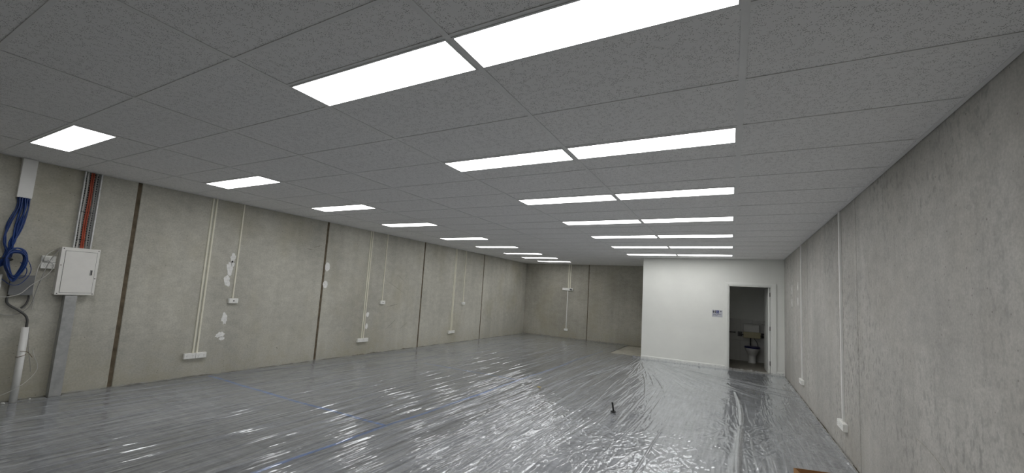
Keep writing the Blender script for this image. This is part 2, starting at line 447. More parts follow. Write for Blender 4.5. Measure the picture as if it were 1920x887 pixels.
for k in range(420):       # crumpled zones
    cx, cy = ((-2.1, 4.4), (-2.0, 3.3), (-4.3, 8.2), (-1.2, 4.0))[k % 4]
    crease(rng.normal(cx, 0.35), rng.normal(cy, 0.6), U(-0.9, 0.9), U(0.05, 0.22), U(0.006, 0.011), U(0.003, 0.008), U(-0.02, 0.02))
crease(0.075, 8.5, math.pi - 0.02, 2.4, 0.020, 0.024, -0.03); crease(0.125, 6.2, math.pi + 0.03, 2.9, 0.026, 0.032, 0.02)
crease(-1.27, 11.7, math.pi + 0.015, 4.6, 0.010, 0.010); crease(-0.70, 5.6, math.pi + 0.02, 2.4, 0.009, 0.011)
Hh = np.maximum(Hh, 0.0065 * RID) + 0.35 * np.minimum(Hh, 0.0065 * RID)
Hh += 0.003 * (np.sin(GX * 5.1 + 1.3 * np.sin(GY * 0.9)) * np.sin(GY * 1.7 + GX) + 1)
Hh += 0.0035 * (pn(GX * 6, GY * 3.5, 91) + 0.7) * (0.35 + 0.65 * side)
grain = pn(wobx * 38, GY * 1.3, 111); grain2 = pn(GX * 60 + 3, GY * 2.6, 112)
Hh += (0.0030 * grain + 0.0011 * grain2) * (0.45 + 0.55 * smooth(mask, -0.3, 0.2)) * (1 - 0.45 * side) + 0.003 + 0.0013 * pn(GX * 22, GY * 11, 113) + 0.0008 * pn(GX * 40, GY * 22, 114)
# edges bunch up against the walls
def bunch(dist, amp, width):
    n = np.clip(0.5 + 0.9 * pn(GX * 14, GY * 14, 101) + 0.6 * pn(GX * 33, GY * 33, 102), 0, 1.2)
    e = np.exp(-(dist / width) ** 2)
    np.maximum(CR, e * n * 0.9, out=CR); return amp * e * (0.3 + 0.7 * n)
Hh += bunch(GX - FX0, 0.020, 0.05) + bunch(FX1 - GX, 0.028, 0.06) + bunch(FY1 - GY, 0.045, 0.14)
Hh += np.where(GX > -2.3, bunch(np.where(GX > -2.3, np.abs(11.30 - GY), 9.0), 0.055, 0.085), 0)
Hh = np.clip(Hh, 0.0, 0.08) + 0.0025
CR = np.maximum(CR, RID) + 0.95 * np.clip(grain + 0.6 * grain2, -0.5, 0.9) * (1 - 0.45 * side) * (1 - CR)
keep = np.ones((NY, NX), bool)
keep[(GY > 11.325 + 0.01 * np.sin(GX * 17)) & (GX > -2.13)] = False
keep[(GY > 11.64 + 0.03 * np.sin(GX * 9)) & (GX > -3.0 + 0.02 * np.sin(GY * 5)) & (GX <= -2.10)] = False
for bx_ in ((XL, XL + 0.115, 1.72, 1.85), (XL + 0.05, XL + 0.14, 1.435, 1.52)):      # cut round the riser and the pipe
    keep[(GX > bx_[0]) & (GX < bx_[1]) & (GY > bx_[2]) & (GY < bx_[3])] = False
idx = -np.ones((NY, NX), int); idx[keep] = np.arange(keep.sum())
verts = np.stack([GX[keep], GY[keep], Hh[keep]], 1)
q = np.stack([idx[:-1, :-1], idx[:-1, 1:], idx[1:, 1:], idx[1:, :-1]], -1).reshape(-1, 4)
q = q[(q >= 0).all(1)]
me = bpy.data.meshes.new('plastic_sheet')
me.vertices.add(len(verts)); me.vertices.foreach_set('co', verts.ravel())
me.loops.add(len(q) * 4); me.loops.foreach_set('vertex_index', q.ravel())
me.polygons.add(len(q)); me.polygons.foreach_set('loop_start', np.arange(0, len(q) * 4, 4)); me.polygons.foreach_set('loop_total', np.full(len(q), 4))
me.polygons.foreach_set('use_smooth', np.ones(len(q), bool)); me.update(calc_edges=True)
ca = me.attributes.new('crease', 'FLOAT', 'POINT'); ca.data.foreach_set('value', np.clip(CR[keep], -0.32, 1).astype(np.float32))
me.materials.append(M['film'])
film = bpy.data.objects.new('plastic_sheet', me); COL.objects.link(film)
tag(film, 'wrinkled clear plastic sheeting spread over the grey carpet', 'plastic sheet')
print('FILM', NX, NY, len(q))
def film_z(x, y):
    i = int(np.clip(np.searchsorted(gx, x), 0, NX - 1)); j = int(np.clip(np.searchsorted(gy, y), 0, NY - 1))
    return float(Hh[j, i])
def tape(name, x0, y0, x1, y1, w, label, wob=0.012):
    n = int(max(abs(x1 - x0), abs(y1 - y0)) / 0.05); c = 6
    dx, dy = x1 - x0, y1 - y0; L = math.hypot(dx, dy); nx_, ny_ = -dy / L, dx / L
    vs, fs = [], []
    for k in range(n + 1):
        t = k / n; o = wob * math.sin(t * L * 1.9 + 1) + 0.5 * wob * math.sin(t * L * 5.3)
        for m in range(c + 1):
            s = (m / c - 0.5) * w + o
            x, y = x0 + dx * t + nx_ * s, y0 + dy * t + ny_ * s
            x = min(max(x, FX0), FX1)
            z = 0.0006
            vs.append((x, y, z))
    for k in range(n):
        for m in range(c):
            a = k * (c + 1) + m; fs.append((a, a + 1, a + c + 2, a + c + 1))
    mb = MB(); mb.v = vs; mb.f = fs
    return tag(mb.build(name, 'tape', None, smooth=True), label, 'tape')
tape('masking_tape', -3.27, -0.4, -3.26, 11.9, 0.050, 'long blue tape line running the length of the plastic sheeting')
tape('masking_tape', -6.86, 3.38, -3.30, 3.42, 0.050, 'blue tape line crossing to the left wall nearest the camera')
tape('masking_tape', -5.40, 6.55, -3.31, 6.58, 0.045, 'faint blue tape line crossing farther down the plastic sheeting')

# ------------------------------------------------------------------ ceiling: grid, tiles, perimeter angle
GX0, GY0 = 0.044, 1.676
def gxi(i): return GX0 + 1.2 * i
def gyj(j): return GY0 + 0.6 * j
ceil = empty('ceiling', (0, 0, H)); tag(ceil, 'suspended ceiling of speckled tiles in a steel grid', 'ceiling', None, 'structure')
slab_top = MB().box(XL - 0.16, XR + 0.16, YF - 0.16, YB + 0.16, 0.19, 0.22).build('soffit', 'concrete_back', ceil)
cols = [XL] + [gxi(i) for i in range(-5, 1)] + [XR]
light_half = {}                # (column index, j) -> which half of the cell holds the lamp: 0 near, 1 far
MAIN = [(-1, 1), (2, 0), (4, 1), (7, 0), (9, 1), (12, 0), (14, 1)]
SIDE = [(-1, 0), (1, 1), (4, 0), (6, 1), (9, 1), (12, 0), (14, 1), (16, 1), (18, 1)]
for j, h in MAIN:
    light_half[(5, j)] = h; light_half[(4 + 0, j)] = h       # columns between i=-2..-1 and i=-1..0
for j, h in SIDE: light_half[(1, j)] = h                        # column between i=-5..-4
TW = 0.0
tile_cache = {}
def put_tile(x0, x1, y0, y1):
    w, d = round(x1 - x0 - 0.006, 4), round(y1 - y0 - 0.006, 4)
    if w < 0.03 or d < 0.03: return
    key = (w, d)
    if key not in tile_cache:
        o = MB().box(-w / 2, w / 2, -d / 2, d / 2, 0.004, 0.019).build('ceiling_tile', 'tile', ceil, 0.002, seg=1)
        tile_cache[key] = o; o.location = ((x0 + x1) / 2, (y0 + y1) / 2, 0)
    else:
        inst(tile_cache[key], 'ceiling_tile', ceil, ((x0 + x1) / 2, (y0 + y1) / 2, 0))
tee_cache = {}
def put_tee(x0, x1, y):
    w = round(x1 - x0 - 0.032, 4)
    if w not in tee_cache:
        o = MB().box(-w / 2, w / 2, -0.010, 0.010, 0.0006, 0.0030).box(-w / 2, w / 2, -0.001, 0.001, 0.0030, 0.035).build('cross_tee', 'tbar', ceil)
        tee_cache[w] = o; o.location = ((x0 + x1) / 2, y, 0)
    else:
        inst(tee_cache[w], 'cross_tee', ceil, ((x0 + x1) / 2, y, 0))
lamp_cells = []
for ci in range(7):
    x0, x1 = cols[ci], cols[ci + 1]
    yend = YW if ci >= 5 else YB
    for j in range(-6, 21):
        y0, y1 = gyj(j), gyj(j + 1)
        parts = [(x0, x1, y0, y1)]
        if y0 >= yend - 0.02: continue
        y1 = min(y1, yend)
        if ci == 4 and y1 > YW:                                   # column met by the partition's free end
            if y0 < YW - 0.02:
                put_tile(x0, x1, y0, y1)
            else: put_tile(x0, XP, y0, y1)
            put_tee(x0, x1 if y0 < YW else XP, y0); continue
        if (ci, j) in light_half:
            ym = (y0 + y1) / 2
            if light_half[(ci, j)] == 0: lamp_cells.append((ci, x0, x1, y0, ym)); put_tile(x0, x1, ym, y1)
            else: lamp_cells.append((ci, x0, x1, ym, y1)); put_tile(x0, x1, y0, ym)
            put_tee(x0, x1, ym)
        else:
            put_tile(x0, x1, y0, y1)
        if j > -6: put_tee(x0, x1, y0)
for i in range(-5, 1):
    x = gxi(i); ye = YW if i >= -1 else YB
    MB().box(x - 0.016, x + 0.016, YF, ye, 0.0, 0.0024).box(x - 0.0012, x + 0.0012, YF, ye, 0.0024, 0.04).build('main_runner', 'tbar', ceil)
def angle(x0, x1, y0, y1):
    MB().box(x0, x1, y0, y1, -0.0004, 0.0022).build('wall_angle', 'tbar', ceil)
angle(XL + 0.006, XL + 0.030, YF, YB); angle(XR - 0.030, XR - 0.006, YF, YW - 0.03)
angle(XL + 0.03, XP, YB - 0.030, YB - 0.006); angle(XP, XR - 0.03, YW - 0.030, YW - 0.001); angle(XP - 0.025, XP - 0.001, YW - 0.001, YB - 0.03)

# ------------------------------------------------------------------ light panels
def lamp(x0, x1, y0, y1, label, group):
    cx, cy = (x0 + x1) / 2, (y0 + y1) / 2; w, d = x1 - x0 - 0.030, y1 - y0 - 0.020
    root = empty('light_panel', (cx, cy, H)); tag(root, label, 'ceiling light', group)
    key = (round(w, 3), round(d, 3))
    e = 0.010
    fr = MB()
    fr.box(-w / 2, w / 2, -d / 2, -d / 2 + e, -0.003, 0.03).box(-w / 2, w / 2, d / 2 - e, d / 2, -0.003, 0.03)
    fr.box(-w / 2, -w / 2 + e, -d / 2 + e, d / 2 - e, -0.003, 0.03).box(w / 2 - e, w / 2, -d / 2 + e, d / 2 - e, -0.003, 0.03)
    fr.build('frame', 'lamp_frame', root)
    MB().box(-w / 2 + e, w / 2 - e, -d / 2 + e, d / 2 - e, -0.002, 0.012).build('diffuser', 'diffuser', root)
    MB().box(-w / 2, w / 2, -d / 2, d / 2, 0.03, 0.045).build('housing', 'lamp_frame', root)
side_n = 0; main_rows = sorted(set(round(c[3], 3) for c in lamp_cells if c[0] != 1))
for c in sorted(lamp_cells, key=lambda c: c[3]):
    if c[0] == 1:
        lamp(*c[1:], 'lit panel in the single row by the switchboard wall, %s from the camera' % ORD[side_n], 'lights by the switchboard wall'); side_n += 1
    else:
        r = main_rows.index(round(c[3], 3))
        lamp(*c[1:], '%s lit panel of the %s pair of ceiling lights from the camera' % ('left' if c[0] == 4 else 'right', ORD[r]), 'paired lights over the middle of the room')

# ------------------------------------------------------------------ white partition, doorway, toilet room
DX0, DX1, DZ = -0.058, 0.838, 2.030
wp = empty('wall_partition', (0, YW, 0)); tag(wp, 'smooth white painted partition wall with the toilet doorway', 'wall', None, 'structure')
T = 0.11
MB().box(XP, DX0, 0, T, 0, H).build('wall_sheet', 'paint', wp)
MB().box(DX1, XR, 0, T, 0, H).build('wall_sheet', 'paint', wp)
MB().box(DX0, DX1, 0, T, DZ, H).build('wall_sheet', 'paint', wp)
MB().box(XP, XP + T, T, YB - YW, 0, H).build('return_sheet', 'paint', wp)
tr = empty('trim_1', (0, YW, 0)); tag(tr, 'white door frame around the toilet doorway', 'door frame', None, 'structure')
def arch(prof_a, prof_b, horizontal=False): pass
MB().box(DX0 - 0.066, DX0 - 0.006, -0.018, 0, 0, DZ + 0.066).build('architrave', 'gloss', tr, 0.004)
MB().box(DX1 + 0.006, DX1 + 0.096, -0.018, 0, 0, DZ + 0.066).build('architrave', 'gloss', tr, 0.004)
MB().box(DX0 - 0.006, DX1 + 0.006, -0.018, 0, DZ + 0.006, DZ + 0.066).build('architrave', 'gloss', tr, 0.004)
MB().box(DX0, DX0 + 0.018, -0.004, T + 0.004, 0, DZ).box(DX0 + 0.018, DX0 + 0.030, 0.02, 0.06, 0, DZ - 0.018).build('jamb', 'gloss', tr)
MB().box(DX1 - 0.018, DX1, -0.004, T + 0.004, 0, DZ).build('jamb', 'gloss', tr)
MB().box(DX0 + 0.018, DX1 - 0.018, -0.004, T + 0.004, DZ - 0.018, DZ).build('head_jamb', 'gloss', tr)
for z in (1.845, 1.045, 0.245):
    mb = MB().box(DX1 - 0.022, DX1 - 0.018, 0.030, 0.100, z - 0.05, z + 0.05)
    mb.tube([(DX1 - 0.024, 0.106, z - 0.05), (DX1 - 0.024, 0.106, z + 0.05)], 0.007, 8)
    mb.build('hinge', 'steel_dark', tr)
bb = MB().prism([(-0.014, 0), (0, 0), (0, 0.085), (-0.006, 0.085), (-0.014, 0.075)], XP, DX0 - 0.066, 'x').build('baseboard_partition', 'gloss')
bb.location = (0, YW, 0); tag(bb, 'white skirting board along the white partition, left of the doorway', 'skirting', None, 'structure')
bb2 = MB().prism([(-0.014, 0), (0, 0), (0, 0.085), (-0.006, 0.085), (-0.014, 0.075)], DX1 + 0.096, XR, 'x').build('baseboard_corner', 'gloss')
bb2.location = (0, YW, 0); tag(bb2, 'short white skirting board between doorway and right wall', 'skirting', None, 'structure')

# door leaf, swung into the toilet room
ang = 0.035
door = empty('door_1', (DX1 - 0.024, YW + T + 0.006, 0.008), ang); tag(door, 'white toilet door standing open against the side of the doorway', 'door', None, 'structure')
MB().box(-0.036, 0, 0, 0.83, 0, 2.0).build('door_leaf', 'gloss', door, 0.002, seg=1)
hd = MB().tube([(-0.036, 0.76, 1.10), (-0.085, 0.76, 1.10)], 0.010, 10).tube(spline([(-0.085, 0.77, 1.10), (-0.088, 0.70, 1.10), (-0.084, 0.63, 1.098)]), 0.009, 10)
hd.build('handle', 'steel', door, smooth=True)
MB().tube([(-0.036, 0.76, 1.17), (-0.044, 0.76, 1.17)], 0.026, 16).build('lock_rose', 'steel', door)
MB().tube([(-0.036, 0.76, 1.10), (-0.042, 0.76, 1.10)], 0.027, 16).build('handle_rose', 'steel', door)

# toilet room shell
TY = 13.55; TX0 = -1.15
tw = empty('wall_toilet'); tag(tw, 'tiled back wall inside the dark toilet room', 'wall', None, 'structure')
MB().box(TX0, XR, TY, TY + 0.09, 0, 2.5).build('wall_sheet', 'paint', tw)
MB().box(TX0, XR, TY - 0.006, TY, 0, 1.165).build('grout_bed', 'grout', tw)
ts = MB().box(TX0 - 0.08, TX0, YW + T, TY + 0.09, 0, 2.5).build('wall_toilet_side', 'paint'); tag(ts, 'plain side wall inside the dark toilet room', 'wall', None, 'structure')
tproto = None
x = 0.242 - 0.3 * 5
while x < XR - 0.02:
    for z0, z1 in ((0.0, 0.575), (0.579, 1.165)):
        a, b = max(x + 0.002, TX0 + 0.002), min(x + 0.298, XR - 0.002)
        if b - a < 0.03: continue
        MB().box(a, b, TY - 0.014, TY - 0.006, z0 + 0.001, z1).build('wall_tile', 'wall_tile', tw, 0.0015, seg=1)
    x += 0.3
tc = MB().box(TX0 - 0.08, XR, YW + T, TY + 0.09, 2.5, 2.56).build('ceiling_toilet', 'paint'); tag(tc, 'plain ceiling of the dark toilet room', 'ceiling', None, 'structure')
tf = MB().box(TX0, XR, YW + 0.03, TY - 0.014, -0.006, 0.004).build('floor_toilet', 'vinyl')
# the doorway is the only place where it may pass through the partition line
tf.data.clear_geometry()
mbf = MB().box(DX0 + 0.03, DX1 - 0.03, YW + 0.0, YW + T, -0.006, 0.004).box(TX0, XR, YW + T, TY - 0.014, -0.006, 0.004)
tf.data.from_pydata(mbf.v, [], mbf.f); tf.data.update(); tag(tf, 'grey vinyl floor inside the toilet room', 'floor', None, 'structure')

# toilet
TCX = 0.525
to = empty('toilet', (TCX, TY - 0.014, 0.004)); tag(to, 'white ceramic toilet pan with navy blue seat', 'toilet')
pan = MB()
prof = [(0.100, 0.0), (0.104, 0.01), (0.096, 0.03), (0.092, 0.15), (0.096, 0.20), (0.120, 0.26), (0.160, 0.33), (0.182, 0.385), (0.186, 0.40), (0.170, 0.405)]
offs = [-0.26, -0.26, -0.262, -0.262, -0.27, -0.285, -0.30, -0.31, -0.31, -0.31]
pan.lathe(prof, 0, 0, 28, 1.0, 1.25, offs)
pan.box(-0.09, 0.09, -0.20, -0.012, 0.12, 0.38)
pan.build('pan', 'ceramic', to, smooth=False)
seat = MB(); ring = []
for a in range(32):
    t_ = 2 * math.pi * a / 32; ring.append((0.192 * math.cos(t_), -0.31 + 0.245 * math.sin(t_)))
seat.prism(ring, 0.408, 0.428, 'z'); seat.build('seat_ring', 'navy', to, 0.005)
lid = MB().prism([(p[0] * 0.98, -0.31 + (p[1] + 0.31) * 0.98) for p in ring], 0.430, 0.448, 'z'); lid.build('seat_lid', 'navy', to, 0.006)
MB().box(-0.10, 0.10, -0.10, -0.06, 0.405, 0.44).build('seat_hinge', 'navy', to, 0.004)
ci_ = empty('toilet_cistern', (TCX - 0.015, TY - 0.014, 0.82)); tag(ci_, 'wall hung cistern with a push button above the beige pad', 'cistern')
MB().prism([(-0.195, 0), (0.195, 0), (0.188, 0.205), (-0.188, 0.205)], -0.15, 0.0, 'y').build('tank', 'ceramic', ci_, 0.012)
MB().box(-0.198, 0.198, -0.158, 0.0, 0.206, 0.228).build('lid', 'ceramic', ci_, 0.006)
MB().tube([(0, -0.075, 0.228), (0, -0.075, 0.243)], 0.026, 18).build('push_button', 'steel', ci_)
fp = MB().tube(spline([(TCX - 0.03, TY - 0.042, 0.819), (TCX - 0.03, TY - 0.042, 0.6), (TCX - 0.03, TY - 0.042, 0.386)]), 0.018, 12).build('flush_pipe', 'steel_dark', None, smooth=True)
tag(fp, 'dark flush pipe running straight down behind the toilet seat', 'pipe')
wh = MB().tube(spline([(TCX + 0.05, TY - 0.06, 0.819), (TCX + 0.055, TY - 0.06, 0.66), (TCX + 0.12, TY - 0.045, 0.56), (TCX + 0.15, TY - 0.03, 0.42), (TCX + 0.12, TY - 0.02, 0.33)]), 0.008, 8).build('water_hose', 'steel_dark', None, smooth=True)
tag(wh, 'curved water hose hanging beside the flush pipe', 'hose')
br = empty('padded_support', (TCX - 0.005, TY - 0.014, 0.75)); tag(br, 'beige padded support on wall brackets behind the toilet', 'support')
MB().box(-0.205, 0.205, -0.255, -0.195, -0.080, 0.085).build('pad', 'beige', br, 0.014, True)
for s in (-1, 1):
    MB().tube(spline([(s * 0.285, 0, 0), (s * 0.285, -0.12, 0.0), (s * 0.265, -0.20, 0.0), (s * 0.19, -0.215, 0.0)]), 0.016, 12).build('bracket', 'steel_dark', br, smooth=True)
    MB().box(s * 0.285 - 0.055, s * 0.285 + 0.055, -0.03, 0, -0.065, 0.065).build('wall_plate', 'steel_dark', br, 0.006)
gr = empty('grab_rail', (0.0, TY - 0.014, 0.785)); tag(gr, 'dark steel grab rail left of the toilet', 'grab rail')
MB().tube(spline([(-0.75, 0, 0), (-0.75, -0.055, 0), (-0.70, -0.07, 0), (-0.3, -0.07, 0), (0.06, -0.07, 0), (0.11, -0.055, 0), (0.11, 0, 0)]), 0.016, 12).build('rail', 'steel_dark', gr, smooth=True)
for x in (-0.75, 0.11): MB().tube([(x, -0.006, 0), (x, 0, 0)], 0.038, 18).build('flange', 'steel', gr)

# sign by the doorway
sg = empty('toilet_sign', (-0.296, YW, 1.320)); tag(sg, 'silver toilet sign with person and wheelchair symbols beside the doorway', 'sign')
MB().box(-0.115, 0.115, -0.004, 0, -0.085, 0.085).build('sign_plate', 'sign', sg, 0.0015, seg=1)
def person(cx, skirt):
    mb = MB(); y0, y1 = -0.0048, -0.004
    c = [(cx + 0.008 * math.cos(a * math.pi / 6), 0.069 + 0.008 * math.sin(a * math.pi / 6)) for a in range(12)]
    mb.prism(c, y0, y1, 'y')
    if skirt: mb.prism([(cx - 0.007, 0.058), (cx + 0.007, 0.058), (cx + 0.018, 0.022), (cx + 0.007, 0.022), (cx + 0.006, 0.002), (cx - 0.006, 0.002), (cx - 0.007, 0.022), (cx - 0.018, 0.022)], y0, y1, 'y')
    else: mb.prism([(cx - 0.014, 0.058), (cx + 0.014, 0.058), (cx + 0.014, 0.030), (cx + 0.008, 0.030), (cx + 0.007, 0.002), (cx - 0.007, 0.002), (cx - 0.008, 0.030), (cx - 0.014, 0.030)], y0, y1, 'y')
    return mb
tag(person(-0.083, False).build('symbol', 'ink_dark', sg), 'black standing figure'); tag(person(-0.043, True).build('symbol', 'ink_dark', sg), 'black figure in a skirt')
wc = MB().prism([(-0.022, 0.0), (0.038, 0.0), (0.038, 0.072), (-0.022, 0.072)], -0.0046, -0.004, 'y').build('symbol', 'ink_blue', sg); tag(wc, 'blue wheelchair square')
def arc(cx, cz, r, a0, a1, n=14): return [(cx + r * math.cos(a0 + (a1 - a0) * k / n), -0.0048, cz + r * math.sin(a0 + (a1 - a0) * k / n)) for k in range(n + 1)]
wm = MB().tube(arc(0.005, 0.022, 0.016, 2.0, 6.0), 0.0022, 6, flat=1)
wm.tube([(0.001, -0.0048, 0.055), (0.003, -0.0048, 0.034), (0.017, -0.0048, 0.034), (0.024, -0.0048, 0.012)], 0.0026, 6)
wm.tube([(0.0, -0.0050, 0.0605), (0.0, -0.0046, 0.0605)], 0.005, 10)
wm.build('wheelchair_figure', 'ink_white', wc)
MB().prism([(0.062, 0.068), (0.092, 0.068), (0.092, 0.040), (0.080, 0.050), (0.070, 0.036), (0.064, 0.042), (0.074, 0.054)], -0.0046, -0.004, 'y').build('arrow', 'ink_dark', sg)
for z, segs in ((-0.022, ((-0.09, -0.02), (-0.008, 0.06), (0.068, 0.09))), (-0.045, ((-0.09, -0.06), (-0.05, 0.01)))):
    mb = MB()
    for a, b in segs: mb.box(a, b, -0.0046, -0.004, z - 0.006, z + 0.006)
    mb.build('print_line', 'ink_grey', sg)

# ------------------------------------------------------------------ outlets and trunking
def make_outlet():
    """double power point: faces -y, back at y=0, width along x, origin at its centre"""
    r = empty('power_outlet')
    w, h, d = 0.142, 0.080, 0.042
    MB().box(-w / 2, w / 2, -d * 0.72, 0, -h / 2, h / 2).build('mounting_block', 'plate', r, 0.003)
    MB().box(-w / 2 + 0.002, w / 2 - 0.002, -d, -d * 0.74, -h / 2 + 0.002, h / 2 - 0.002).build('face_plate', 'plate', r, 0.004)
    for s in (-1, 1):
        mb = MB(); x = s * 0.036
        for (a, zz) in ((0.5, 0.004), (-0.5, 0.004), (0, -0.016)):
            cx = x + (-0.008 if a < 0 else 0.008 if a > 0 else 0); vs = []
            for ux, uz in ((-0.0012, -0.005), (0.0012, -0.005), (0.0012, 0.005), (-0.0012, 0.005)):
                vs.append((cx + ux * math.cos(a) + uz * math.sin(a), zz + uz * math.cos(a) - ux * math.sin(a)))
            mb.prism(vs, -d - 0.0004, -d + 0.0004, 'y')
        mb.build('socket', 'seam', r)
        MB().box(x - 0.006, x + 0.006, -d - 0.004, -d, 0.020, 0.031).build('switch', 'plate', r, 0.0015, seg=1)
    return r
def make_data():
    r = empty('data_outlet')
    w, h, d = 0.138, 0.080, 0.042
    MB().box(-w / 2, w / 2, -d * 0.72, 0, -h / 2, h / 2).build('mounting_block', 'plate', r, 0.003)
    MB().box(-w / 2 + 0.002, w / 2 - 0.002, -d, -d * 0.74, -h / 2 + 0.002, h / 2 - 0.002).build('face_plate', 'plate', r, 0.004)
    MB().box(-0.010, 0.010, -d - 0.0005, -d + 0.0005, -0.010, 0.008).build('jack', 'seam', r)
    return r
used = {'o': None, 'd': None}
def outlet(kind, pos, wall, label, group=None):
    if used[kind] is None:
        used[kind] = make_outlet() if kind == 'o' else make_data(); r = used[kind]
    else: r = copy_tree(used[kind])
    r.location = pos; r.rotation_euler = (0, 0, {'L': math.pi / 2, 'R': -math.pi / 2, 'B': 0}[wall])
    tag(r, label, 'outlet', group or ('power outlets along the walls' if kind == 'o' else 'data outlets along the switchboard wall')); return r
def trunk(pos, z0, z1, wall, mat, label, w=0.025, d=0.017, group='vertical trunking on the walls'):
    """mini trunking: base with a slightly narrower snap-on lid; origin at its foot"""
    r = empty('cable_trunking', pos, {'L': math.pi / 2, 'R': -math.pi / 2, 'B': 0}[wall]); tag(r, label, 'trunking', group)
    MB().box(-w / 2, w / 2, -d * 0.7, 0, 0, z1 - z0).build('base', mat, r, 0.001, seg=1)
    MB().box(-w / 2 + 0.0015, w / 2 - 0.0015, -d, -d * 0.7, 0, z1 - z0).build('lid', mat, r, 0.002, seg=1)
    return r
ZC = H - 0.002
for k, (y, ys, nm) in enumerate(((3.190, 3.612, 'nearest the switchboard'), (6.300, 6.766, 'midway along the switchboard wall'), (9.455, 9.942, 'nearest the far corner'))):
    for s, side in ((-1, 'left'), (1, 'right')):
        outlet('o', (XL, y + s * 0.072, 0.315), 'L', '%s half of the low double power outlet %s' % (side, nm))
        trunk((XL, y + s * 0.024, 0.355), 0.355, ZC, 'L', 'cream', '%s strip of the long cream trunking pair %s' % (side, nm))
    trunk((XL, ys, 1.163), 1.163, ZC, 'L', 'cream', 'single cream trunking strip %s, ending at waist height' % nm, 0.022)
    outlet('d', (XL, ys + 0.005, 1.122), 'L', 'small data outlet at waist height %s' % nm)
for s, side in ((-1, 'left'), (1, 'right')):
    trunk((-5.168 + s * 0.035, YB, 1.812), 1.812, ZC, 'B', 'cream', '%s upper trunking strip on the far end wall' % side, 0.032)
    outlet('o', (-5.220 + s * 0.1025, YB, 1.765), 'B', '%s power outlet at head height on the far end wall' % side).scale = (1.42, 1, 1.12)
ad = empty('power_adapter', (-5.085, YB - 0.042, 1.765)); tag(ad, 'dark plug adapter in the head height outlet on the end wall', 'plug')
MB().box(-0.042, 0.035, -0.045, 0, -0.026, 0.026).build('adapter_body', 'grey_box', ad, 0.006)
MB().tube([(0.01, -0.045, 0), (0.01, -0.06, 0)], 0.012, 10).build('cord_grip', 'black', ad)
trunk((-5.222, YB, 0.352), 0.352, 1.724, 'B', 'pvc', 'lower trunking strip on the far end wall', 0.026)
outlet('o', (-5.218, YB, 0.312), 'B', 'low power outlet on the far end wall')
for y, nm in ((5.775, 'nearer the camera'), (8.690, 'nearer the doorway')):
    for s, side in ((-1, 'near'), (1, 'far')):
        outlet('o', (XR, y + s * 0.072, 0.312), 'R', '%s half of the low outlet on the right wall, %s' % (side, nm))
    trunk((XR, y, 0.352), 0.352, ZC, 'R', 'pvc', 'tall white trunking strip on the right wall, %s' % nm, 0.034, 0.022)

# ------------------------------------------------------------------ electrical corner on the left wall
def LP(y, z, d):
    """a point d in front of the left wall that is seen at wall position (y, z)"""
    s = (-XL - d) / -XL
    return (XL + d, y * s, CAMZ + (z - CAMZ) * s)
# duct cover under the ceiling
td = empty('duct_cover', (XL, 1.303, 2.232)); tag(td, 'white boxed duct cover under the ceiling above the blue cables', 'duct')
MB().box(0, 0.060, -0.056, 0.056, 0, H - 2.232 - 0.001).build('cover', 'pvc', td, 0.004)
MB().box(0.004, 0.056, -0.050, 0.050, -0.002, 0.0).build('open_end', 'seam', td)
# blue network cables: one tied bundle
bc = empty('cable_bundle', (XL, 1.25, 1.30)); tag(bc, 'bundle of blue network cables hanging in a tied coil', 'cables')
off = Vector((XL, 1.25, 1.30))
def bl(pts, r=0.0042, n=10, closed=False, mat='blue', name='cable', par=bc, o=off):
    return MB().tube([p - o for p in spline(pts, n, closed)], r, 6, closed).build(name, mat, par, smooth=True)
for k in range(14):
    t_ = k / 13.0; y0 = 1.268 + 0.085 * t_; d0 = 0.022 + 0.02 * (k % 3)
    yb = 1.225 + 0.055 * ((k * 0.37) % 1)
    j1, j2 = U(-0.02, 0.02), U(-0.015, 0.015)
    bow = -0.035 if k < 3 else 0.010
    bl([LP(y0, 2.24, d0), LP(y0 + 0.004 + j1 * 0.4, 2.12, d0 + 0.01), LP(1.262 + 0.06 * t_ + bow + j1, 1.92, 0.05 + 0.01 * (k % 3)),
        LP(1.258 + 0.03 * t_ + bow * 0.7 + j2, 1.74, 0.05 + 0.012 * (k % 3)), LP(yb + 0.022, 1.60, 0.05 + 0.010 * (k % 2)), LP(yb - 0.01, 1.50, 0.05),
        LP(yb - 0.07, 1.44 + j2, 0.045), LP(yb - 0.16, 1.40 + j1, 0.04)], 0.0062)
for k in range(11):       # turns of the coil
    cy, cz = 1.337 + U(-0.008, 0.008), 1.497 + U(-0.010, 0.010); ry, rz = 0.062 + U(-0.018, 0.016), 0.168 + U(-0.040, 0.018)
    ph = U(0, 6.28)
    bl([LP(cy + ry * math.cos(a + ph * 0) + 0.012 * math.sin(2 * a), cz + rz * math.sin(a), 0.075 + 0.008 * k + 0.008 * math.sin(a * 2 + ph)) for a in [2 * math.pi * q / 12 for q in range(12)]], 0.0058, 6, True)
bl([LP(1.30, 1.66, 0.09), LP(1.37, 1.63, 0.10), LP(1.445, 1.50, 0.10), LP(1.455, 1.40, 0.10), LP(1.40, 1.285, 0.10), LP(1.33, 1.27, 0.09), LP(1.26, 1.33, 0.08)], 0.0036)
bl([LP(1.37, 1.52, 0.12), LP(1.425, 1.45, 0.11), LP(1.42, 1.37, 0.11), LP(1.38, 1.34, 0.10)], 0.0040)
tie_p = [LP(1.262 + 0.050 * math.cos(a), 1.545 + 0.012 * math.sin(a), 0.075 + 0.050 * math.sin(a)) for a in [2 * math.pi * q / 14 for q in range(14)]]
bl(tie_p, 0.006, 3, True, 'ink_dark', 'cable_tie')

